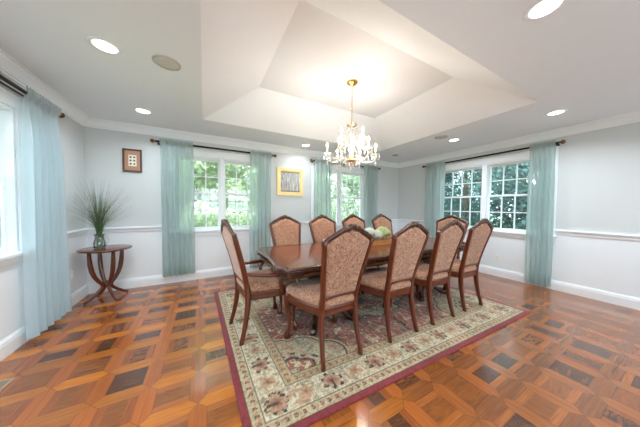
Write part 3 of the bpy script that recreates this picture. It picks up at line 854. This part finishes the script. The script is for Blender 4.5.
# ------------------------------------------------------------------ flower box on the table
TZ = .761
def flower_box():
    bx0, bx1, by0, by1 = 1.80, 2.36, 2.14, 2.28
    t = thing('planter_box', 'long light oak box filled with hydrangeas on the table centre', 'planter', ((bx0+bx1)/2, (by0+by1)/2, TZ))
    w, d, h_ = (bx1-bx0)/2, (by1-by0)/2, .068
    for nm, bb in (('side_panel', (-w, w, -d, -d+.012, 0, h_)), ('side_panel', (-w, w, d-.012, d, 0, h_)), ('end_panel', (-w, -w+.012, -d+.012, d-.012, 0, h_)), ('end_panel', (w-.012, w, -d+.012, d-.012, 0, h_)), ('base', (-w+.012, w-.012, -d+.012, d-.012, 0, .012))):
        mb = MB(); mb.box(*bb); mb.build(nm, M['boxwood'], t, bevel=.002)
    def head(x, y, z, r, mat, name, label, seed):
        rnd = random.Random(seed); o = thing(name, label, 'flower', (x, y, z), group='hydrangeas in the oak box')
        mb = MB()
        for i in range(230):
            ga = PI*(3-5**.5)*i; cz = 1-1.75*(i+.5)/230; rr = math.sqrt(max(0, 1-cz*cz)); n = Vector((rr*math.cos(ga), rr*math.sin(ga), cz))
            c_ = n*r*rnd.uniform(.86, 1.06); c_.z *= .82
            a = n.cross(Vector((0, 0, 1))); a = a.normalized() if a.length > .01 else Vector((1, 0, 0)); b_ = n.cross(a); ph = rnd.uniform(0, PI)
            for k_ in range(4):
                th = ph+k_*PI/2; u = a*math.cos(th)+b_*math.sin(th); v = n.cross(u); s_ = r*.21
                q = [c_, c_+u*s_*.6+v*s_*.42+n*.002, c_+u*s_+n*s_*.25, c_+u*s_*.6-v*s_*.42+n*.002]
                b0 = mb.addv(q); mb.face((b0, b0+1, b0+2, b0+3))
        mb.build('bloom', M[mat], o)
        mb = MB(); mb.tube([(0, 0, -.5*r), (0, 0, -(z-TZ-.014))], .004, 6); mb.build('stem', M['leaf_t'], o)
        mb = MB()
        for k_ in range(4):
            th = rnd.uniform(0, 2*PI); u = Vector((math.cos(th), math.sin(th), 0)); v = Vector((-u.y, u.x, 0)); L = r*1.25
            mb.grid(lambda a, b_: tuple(u*L*(.3+a*.8)+v*L*.32*(b_-.5)*math.sin(PI*min(1, a*.95+.05))*2+Vector((0, 0, -.5*r+.25*L*math.sin(a*2.2)))), 6, 4)
        mb.build('foliage', M['leaf_t'], o)
    z = TZ+.125
    head(1.85, 2.21, z+.0, .075, 'petal_w', 'hydrangea', 'white hydrangea head at the left end of the oak box', 1)
    head(1.975, 2.22, z+.045, .080, 'petal_w', 'hydrangea', 'white hydrangea head, second from left, behind the crest of nearest chair', 2)
    head(2.075, 2.185, z+.012, .080, 'petal_w', 'hydrangea', 'white hydrangea head just left of the green one', 3)
    head(2.225, 2.22, z+.035, .095, 'petal_g', 'hydrangea', 'large pale green hydrangea head at the right end of the oak box', 4)
flower_box()

# ------------------------------------------------------------------ chandelier
def chandelier():
    cx, cy = 1.69, 2.26
    t = thing('chandelier', 'lit crystal and brass chandelier with candle bulbs hanging from the tray ceiling', 'chandelier', (cx, cy, IZ))
    Z = lambda z: z-IZ
    mb = MB(); mb.lathe([(.072, 0), (.072, -.008), (.055, -.022), (.030, -.034), (.012, -.040), (.008, -.055)], seg=28); mb.build('canopy', M['brass'], t)
    mb = MB(); z = -.055; i = 0
    while z > Z(2.36):
        a = (1, 0) if i % 2 else (0, 1); pts = []
        for k_ in range(13):
            th = 2*PI*k_/12; pts.append((a[0]*.008*math.cos(th), a[1]*.008*math.cos(th), z-.014+.016*math.sin(th)))
        mb.tube(pts, .0022, 5, cap=False); z -= .025; i += 1
    mb.build('chain', M['brass'], t)
    mb = MB(); mb.lathe([(.006, Z(2.37)), (.030, Z(2.355)), (.055, Z(2.34)), (.060, Z(2.325)), (.020, Z(2.315)), (.016, Z(2.26)), (.034, Z(2.23)), (.036, Z(2.20)), (.018, Z(2.17)), (.016, Z(2.10)), (.040, Z(2.07)), (.046, Z(2.03)), (.030, Z(1.98)), (.020, Z(1.94)), (.050, Z(1.91)), (.062, Z(1.88)), (.050, Z(1.85)), (.018, Z(1.83)), (.012, Z(1.81)), (.018, Z(1.80)), (.004, Z(1.785))], seg=24)
    mb.build('column', M['crystal'], t)
    mb = MB(); mb.lathe([(.064, Z(1.895)), (.070, Z(1.882)), (.064, Z(1.868)), (.046, Z(1.852))], seg=24); mb.build('hub', M['brass'], t)
    mb = MB(); mb.lathe([(.06, Z(2.348)), (.066, Z(2.342)), (.05, Z(2.334))], seg=24); mb.build('crown_ring', M['brass'], t)
    def drop(mb, x, y, z, s_=1.0):
        mb.lathe([(.001, .012*s_), (.005*s_, .006*s_), (.009*s_, -.008*s_), (.007*s_, -.018*s_), (.001, -.026*s_)], (x, y, z), 6)
    def arm(th, r, z_hub, z_dish, k_):
        c_, s_ = math.cos(th), math.sin(th); P = lambda q, z: (c_*q, s_*q, Z(z))
        mb = MB(); pts = [P(.03, z_hub), P(.08, z_hub+.025), P(.14, z_hub+.01), P(r*.62, z_hub-.035), P(r*.82, z_hub-.04), P(r*.96, z_hub-.01), P(r, z_dish-.02)]
        mb.tube(pts, .0075, 8); ar = mb.build('arm', M['crystal'], t)
        mb = MB(); mb.lathe([(.010, -.022), (.018, -.006), (.046, .004), (.050, .010), (.044, .008), (.012, .002), (.011, .018)], P(r, z_dish), 14, cap=False); mb.build('drip_dish', M['crystal'], ar)
        mb = MB(); mb.tube([P(r, z_dish), P(r, z_dish+.085)], .0095, 10); mb.build('candle_sleeve', M['candle'], ar)
        mb = MB(); mb.lathe([(.006, 0), (.011, .010), (.0135, .022), (.010, .038), (.004, .052), (.001, .058)], P(r, z_dish+.085), 10); mb.build('bulb', M['bulb'], ar)
        mb = MB()
        for q in range(6):
            a = 2*PI*q/6; x, y = c_*r+.047*math.cos(a), s_*r+.047*math.sin(a); drop(mb, x, y, Z(z_dish)-.018); drop(mb, x, y, Z(z_dish)-.050, .8)
        drop(mb, c_*r, s_*r, Z(z_dish)-.105, 1.7)
        mb.build('crystal_drops', M['crystal'], ar)
    n = 6
    for k_ in range(n): arm(2*PI*k_/n+.55, .315, 1.90, 1.965, k_)
    for k_ in range(4): arm(2*PI*k_/4+.2, .185, 2.07, 2.125, k_)
    # strings of beads from the crown ring down to the arms, and the hanging fringe
    for k_ in range(8):
        th = 2*PI*k_/8+.2; mb = MB()
        for i in range(13):
            u = i/12; r = .055+.10*u+.03*math.sin(PI*u)*-1; z = 2.33-.22*u-.05*math.sin(PI*u)
            mb.lathe([(.001, .006), (.0058, 0), (.001, -.006)], (r*math.cos(th), r*math.sin(th), Z(z)), 6)
        mb.build('bead_string', M['crystal'], t)
    for k_ in range(6):
        th = 2*PI*k_/6+.55; th2 = th+2*PI/6; mb = MB()
        for i in range(20):
            u = i/19; r = .06+.255*u-.05*math.sin(PI*u); z = 2.33-.36*u-.09*math.sin(PI*u)
            mb.lathe([(.001, .007), (.0066, 0), (.001, -.007)], (r*math.cos(th), r*math.sin(th), Z(z)), 6)
        mb.build('bead_string', M['crystal'], t); mb = MB()
        for i in range(1, 16):
            u = i/16; x = .315*(math.cos(th)*(1-u)+math.cos(th2)*u); y = .315*(math.sin(th)*(1-u)+math.sin(th2)*u)
            mb.lathe([(.001, .007), (.0066, 0), (.001, -.007)], (x, y, Z(1.955-.07*math.sin(PI*u))), 6)
        mb.build('bead_swag', M['crystal'], t)
    for k_ in range(12):
        th = 2*PI*k_/12; mb = MB(); drop(mb, .062*math.cos(th), .062*math.sin(th), Z(1.84), 1.5); mb.build('crystal_drop', M['crystal'], t)
    mb = MB(); mb.lathe([(.002, Z(1.79)), (.012, Z(1.78)), (.018, Z(1.765)), (.012, Z(1.748)), (.001, Z(1.738))], seg=8); mb.build('ball_finial', M['crystal'], t)
    for (r, z, e) in ((.32, 2.00, 25), (.16, 2.16, 2)):
        for k_ in range(3):
            th = 2*PI*k_/3+.3; l = bpy.data.lights.new('bulb_glow', 'POINT'); l.energy = e/3*.8; l.color = (1.0, .86, .77); l.shadow_soft_size = .03
            lo = bpy.data.objects.new('bulb_glow', l); COL.objects.link(lo); lo.parent = t; lo.location = (r*math.cos(th), r*math.sin(th), Z(z)+.02)
chandelier()

# ------------------------------------------------------------------ corner table, vase, grass
TX, TY, TT = -1.175, 3.93, .70
def corner_table():
    t = thing('side_table', 'small round walnut side table with curved legs in the left corner', 'table', (TX, TY, 0))
    mb = MB(); mb.lathe([(.05, TT-.045), (.19, TT-.040), (.20, TT-.026), (.262, TT-.024), (.270, TT-.014), (.268, TT-.003), (.258, TT), (.01, TT)], seg=48); mb.build('tabletop', M['endwood'], t)
    for k_ in range(4):
        th = R(129)+k_*PI/2; c_, s_ = math.cos(th), math.sin(th)
        pr = [(.172, TT-.035, .017), (.170, .60, .019), (.164, .50, .022), (.150, .41, .022), (.124, .33, .021), (.088, .265, .020), (.052, .215, .019), (.044, .178, .018), (.064, .142, .017), (.120, .090, .016), (.185, .042, .015), (.232, .015, .014)]
        mb = MB(); mb.tube([(c_*a, s_*a, z) for a, z, r_ in pr], [r_ for *_, r_ in pr], 12, sq=3.2, asp=1.1, up=(-s_, c_, 0)); mb.build('leg', M['chairwood'], t)
    mb = MB(); mb.lathe([(.012, .16), (.036, .17), (.040, .20), (.034, .24), (.010, .25)], seg=16); mb.build('hub', M['endwood'], t)
corner_table()
VX, VY = TX-.055, TY-.03
v = MB(); v.lathe([(.046, .001), (.056, .006), (.062, .04), (.058, .09), (.046, .13), (.042, .155), (.050, .18), (.056, .19), (.053, .19), (.047, .18), (.039, .155), (.043, .13), (.054, .09), (.058, .04), (.052, .012), (.01, .010)], seg=28, cap=False)
o = v.build('glass_vase', M['glass'], loc=(VX, VY, TT)); tag(o, 'clear glass vase holding tall grass on the round side table', 'vase')
h = MB(); h.tube([(.045, 0, .15), (.085, 0, .145), (.095, 0, .09), (.062, 0, .045)], .004, 8); h.build('handle', M['glass'], o)
def grass():
    mb = MB(); rnd = random.Random(11)
    for i in range(270):
        az = rnd.uniform(0, 2*PI); spread = min(abs(rnd.gauss(0, .38)), .85); L = rnd.uniform(.42, .92)*(1-.25*spread)
        if i < 16: spread = rnd.uniform(.7, 1.0); L = rnd.uniform(.5, .62)
        base = Vector((rnd.uniform(-.02, .02), rnd.uniform(-.02, .02), .02)); d = Vector((math.cos(az), math.sin(az), 0))
        reach = spread*L*.95
        for lim, comp in ((VX-WL-.05, -d.x), (WB-.06-VY, d.y)):
            if comp > 0: reach = min(reach, lim/comp)
        pts = []; w = rnd.uniform(.0012, .0023); sag = rnd.uniform(.1, .45)
        for k_ in range(11):
            u = k_/10; z = .16*min(1, u*4)+(L-.10)*(u-sag*(reach/max(L, .01))*u*u)
            pts.append(base+d*reach*(max(0, u-.12)/.88)**1.35+Vector((0, 0, z)))
        mb.tube(pts, [w*(1-.75*(k_/10)) for k_ in range(11)], 4, mi=(1 if rnd.random() < .2 else 0), cap=False)
    for i in range(70):
        az = rnd.uniform(0, 2*PI); r = rnd.uniform(0, .034)
        mb.tube([(r*math.cos(az), r*math.sin(az), .018), (r*.9*math.cos(az+.3), r*.9*math.sin(az+.3), .10), (r*.8*math.cos(az+.5), r*.8*math.sin(az+.5), .20), (1.6*r*math.cos(az), 1.6*r*math.sin(az), .30)], .0022, 4, mi=1, cap=False)
    o = mb.build('grass_bouquet', [M['blade'], M['blade_green']], loc=(VX, VY, TT)); tag(o, 'spray of tall thin green and grey grass standing in the glass vase', 'plant')
grass()

# ------------------------------------------------------------------ pictures, outlets, vent
def picture(name, label, x0, x1, z0, z1, fw, fm, inner):
    t = thing(name, label, 'picture', ((x0+x1)/2, WB-.001, (z0+z1)/2)); w, h_ = (x1-x0)/2, (z1-z0)/2
    mb = MB(); mb.box(-w, w, -.028, 0, h_-fw, h_); mb.box(-w, w, -.028, 0, -h_, -h_+fw); mb.box(-w, -w+fw, -.028, 0, -h_+fw, h_-fw); mb.box(w-fw, w, -.028, 0, -h_+fw, h_-fw)
    mb.build('frame', fm, t, bevel=.003); inner(t, w-fw, h_-fw); return t
def inner1(t, w, h_):
    mb = MB(); mb.box(-w, w, -.014, -.002, -h_, h_); m_ = mb.build('mat_board', M['mat_tan'], t)
    mb = MB(); mb.box(-w*.52, w*.52, -.0155, -.014, -h_*.56, h_*.56); mb.build('print', M['paper'], t)
    for i in (-1, 1):
        for j in (-1, 0, 1):
            mb = MB(); mb.lathe([(.0135, -.0155), (.013, -.0175), (.004, -.018)], (i*w*.24, 0, j*h_*.34), 12, axis='y')
            mb.build('specimen', M['shell'], t)
picture('framed_print', 'small brown framed print of six round specimens above the side table', -1.065, -.838, 1.79, 2.135, .022, M['frame_brown'], inner1)
def inner2(t, w, h_):
    mb = MB(); mb.box(-w, w, -.012, -.002, -h_, h_); mb.build('mat_board', M['frame_gold'], t)
    mb = MB(); mb.box(-w*.93, w*.93, -.018, -.012, -h_*.93, h_*.93); mb.build('canvas', M['art'], t)
picture('framed_painting', 'square striped grey and teal painting in a pale gold frame', 1.315, 1.885, 1.51, 2.085, .062, M['frame_gold'], inner2)

def outlet(side, a, z, label):
    loc, r = FR[side]; x = lx(side, a); p = Vector(loc)+Matrix.Rotation(r, 3, 'Z')@Vector((x, 0, z))
    t = thing('wall_outlet', label, 'outlet', p, r)
    mb = MB(); mb.box(-.036, .036, -.006, -.0005, -.058, .058); mb.build('cover_plate', M['plate'], t, bevel=.003)
    for dz in (-.022, .022):
        mb = MB(); mb.box(-.016, .016, -.008, -.006, dz-.014, dz+.014); s_ = mb.build('socket', M['plate'], t)
        mb = MB(); mb.box(-.008, -.005, -.0086, -.008, dz-.005, dz+.007); mb.box(.005, .008, -.0086, -.008, dz-.005, dz+.007); mb.build('slot', M['slot'], s_)
outlet('left', 3.89, .39, 'white electrical outlet on the left wall beside the side table')
outlet('right', 1.896, .342, 'white electrical outlet on the right wall under the wide window')
t = thing('floor_vent', 'metal floor register by the left wall at the picture edge', 'vent', (-1.30, 2.27, 0))
mb = MB(); mb.box(-.07, .07, -.15, -.135, 0, .005); mb.box(-.07, .07, .135, .15, 0, .005); mb.box(-.07, -.056, -.135, .135, 0, .005); mb.box(.056, .07, -.135, .135, 0, .005); mb.build('frame', M['vent'], t)
mb = MB()
for i in range(14): mb.box(-.056, .056, -.128+i*.019, -.119+i*.019, .0005, .004)
mb.build('louvers', M['vent'], t)

# ------------------------------------------------------------------ outdoors
mb = MB(); mb.box(-6, 9, -16, WF-.2, -.6, -.12); tag(mb.build('fill_bounce_slab', M['fill_bounce_slab']), kind='structure')  # unseen pale slab added to bounce sunlight up to the ceiling
mb = MB(); mb.box(-40, 45, -40, 50, -.75, -.6); tag(mb.build('lawn', M['lawn']), kind='structure')
def tree_mesh(seed, hgt, rad, leaf, nleaf, mat, label, loc, low=.1, group='garden trees outside the windows', name='garden_tree'):
    rnd = random.Random(seed); t = thing(name, label, 'tree', loc, group=group)
    mb = MB(); mb.tube([(0, 0, 0), (.05, .03, hgt*.3), (-.05, .02, hgt*.6), (.03, 0, hgt*.85)], [.13, .10, .07, .03], 9)
    mb.build('trunk', M['bark'], t)
    v = []; f = []
    cl = []
    for i in range(46):
        th = rnd.uniform(0, 2*PI); cz = rnd.uniform(low, 1.0); rr = rad*math.sqrt(max(.05, 1-(2*(cz-low)/(1-low)-1)**2*.85))*rnd.uniform(.35, 1)
        cl.append((rr*math.cos(th), rr*math.sin(th), hgt*cz, rad*rnd.uniform(.22, .42)))
    for i in range(nleaf):
        c_ = rnd.choice(cl); d = Vector((rnd.gauss(0, 1), rnd.gauss(0, 1), rnd.gauss(0, 1))).normalized()*c_[3]*rnd.random()**.4
        p = Vector(c_[:3])+d; a = Vector((rnd.gauss(0, 1), rnd.gauss(0, 1), rnd.gauss(0, .6))).normalized(); b_ = a.cross(Vector((rnd.gauss(0, 1), rnd.gauss(0, 1), rnd.gauss(0, 1)))).normalized()
        L = leaf*rnd.uniform(.6, 1.3); k_ = len(v); v += [p-a*L*.5, p+b_*L*.3, p+a*L*.5, p-b_*L*.3]; f.append((k_, k_+1, k_+2, k_+3))
    m_ = MB(); m_.v = [tuple(q) for q in v]; m_.f = f; m_.mi = [0]*len(f); m_.sm = [False]*len(f)
    m_.build('foliage', M[mat], t)
tree_mesh(1, 6.0, 2.0, .20, 7000, 'leaf1', 'bright green tree seen through the window left of the gold frame', (-.3, 9.3, -.6))
tree_mesh(2, 5.5, 1.9, .20, 7000, 'leaf1', 'leafy tree seen through the right sash of the window near the gold frame', (1.9, 8.6, -.6))
tree_mesh(14, 6.5, 2.6, .22, 8000, 'leaf1', 'further tree between the two trees of the window near the gold frame', (1.6, 12.8, -.6))
tree_mesh(3, 6.0, 2.3, .22, 7000, 'leaf2', 'green tree seen through the window behind the chandelier', (5.4, 9.3, -.6))
tree_mesh(4, 7.5, 2.6, .24, 7000, 'leaf2', 'tall tree further back beyond the back windows', (8.4, 12.6, -.6))
tree_mesh(5, 5.5, 2.0, .13, 20000, 'leaf3', 'dark blue-green tree through the left half of the right wall window', (9.6, 4.9, -.6))
tree_mesh(6, 5.5, 2.1, .13, 20000, 'leaf3', 'dark blue-green tree through the right half of the right wall window', (8.8, 1.9, -.6))
tree_mesh(10, 5.5, 2.1, .13, 20000, 'leaf3', 'shaded tree further right outside the right wall window', (12.6, 2.9, -.6))
tree_mesh(7, 1.7, 1.2, .14, 5000, 'leaf1', 'low bush under the window left of the gold frame', (.2, 6.7, -.6), .05, name='garden_bush')
tree_mesh(8, 1.8, 1.3, .14, 5000, 'leaf2', 'low bush under the window behind the chandelier', (4.6, 7.0, -.6), .05, name='garden_bush')
tree_mesh(11, 7.5, 3.2, .13, 20000, 'leaf3', 'wide shaded tree filling the top of the right wall window', (16.5, 7.5, -.6))
tree_mesh(13, 6.5, 2.4, .13, 20000, 'leaf3', 'shaded tree at the far left of the right wall window', (12.0, 7.4, -.6))
tree_mesh(12, 6.5, 2.8, .13, 20000, 'leaf3', 'broad shaded tree behind the others outside the right wall window', (14.5, -1.6, -.6))
tree_mesh(9, 5.5, 2.2, .24, 6000, 'leaf2', 'tree outside the left wall window', (-4.7, 8.6, -.6))
def house():
    t = thing('neighbour_house', 'white clapboard house beyond the trees, through the window left of gold frame', 'house', (-3.6, 13.5, -.6))
    mb = MB(); mb.box(-4, 4, 0, 5, 0, 3.3); mb.build('wall', M['siding'], t)
    mb = MB(); b0 = mb.addv([(-4.4, -.5, 3.2), (4.4, -.5, 3.2), (4.4, 5.5, 3.2), (-4.4, 5.5, 3.2), (-4.4, 2.5, 5.0), (4.4, 2.5, 5.0)])
    for q in ((0, 1, 5, 4), (2, 3, 4, 5), (0, 4, 3), (1, 2, 5), (0, 3, 2, 1)): mb.face([b0+i for i in q], 0, False)
    mb.build('roof', M['roof'], t)
    for x in (-2, .4, 2.6):
        mb = MB(); mb.box(x-.5, x+.5, -.06, .0, 1.2, 2.6); fo = mb.build('window_frame', M['trim'], t)
        mb = MB(); mb.box(x-.42, x+.42, -.07, -.06, 1.28, 2.52); mb.build('pane', M['slot'], fo)
house()

# ------------------------------------------------------------------ light and world
w = bpy.data.worlds.new('World'); scene.world = w; w.use_nodes = True; nt = w.node_tree; nt.nodes.clear()
out = nt.nodes.new('ShaderNodeOutputWorld'); bg = nt.nodes.new('ShaderNodeBackground'); sky = nt.nodes.new('ShaderNodeTexSky')
sky.sky_type = 'HOSEK_WILKIE'; sky.turbidity = 4; sky.ground_albedo = .4; sky.sun_direction = Vector((-.1, -.55, .8)).normalized()
mixn = nt.nodes.new('ShaderNodeMix'); mixn.data_type = 'RGBA'; mixn.inputs[0].default_value = .75; mixn.inputs[7].default_value = (.80, .91, 1.0, 1)
nt.links.new(sky.outputs[0], mixn.inputs[6]); nt.links.new(mixn.outputs[2], bg.inputs[0]); bg.inputs[1].default_value = 6.0
nt.links.new(bg.outputs[0], out.inputs[0])
sl = bpy.data.lights.new('sun', 'SUN'); sl.energy = 7.0; sl.angle = R(2); sl.color = (1, .96, .88)
so = bpy.data.objects.new('sun', sl); COL.objects.link(so); so.rotation_euler = Vector((-.1, -.55, .8)).to_track_quat('Z', 'Y').to_euler(); so.location = (0, -10, 15)

# ------------------------------------------------------------------ camera
yaw, pit, rol = .4989, -.0313, .0074
cY, sY = math.cos(yaw), math.sin(yaw); right = Vector((cY, -sY, 0)); fwd = Vector((sY, cY, 0)); up = Vector((0, 0, 1))
f2 = fwd*math.cos(pit)+up*math.sin(pit); u2 = up*math.cos(pit)-fwd*math.sin(pit)
r3 = right*math.cos(rol)+u2*math.sin(rol); u3 = u2*math.cos(rol)-right*math.sin(rol)
cam = bpy.data.cameras.new('camera'); co = bpy.data.objects.new('camera', cam); COL.objects.link(co)
cam.sensor_width = 36; cam.lens = 213.1/640*36; cam.clip_start = .02; cam.clip_end = 200
Mx = Matrix((r3, u3, -f2)).transposed().to_4x4(); Mx.translation = Vector((0, 0, 1.278)); co.matrix_world = Mx
scene.camera = co
vs_ = scene.view_settings; vs_.view_transform = 'Standard'; vs_.look = 'None'; vs_.gamma = 1; vs_.exposure = 0.95; vs_.use_curve_mapping = False
scene.cycles.use_denoising = True
scene.cycles.max_bounces = 10; scene.cycles.diffuse_bounces = 6; scene.cycles.transparent_max_bounces = 24; scene.cycles.sample_clamp_indirect = 4.0
scene.cycles.caustics_reflective = False; scene.cycles.caustics_refractive = False
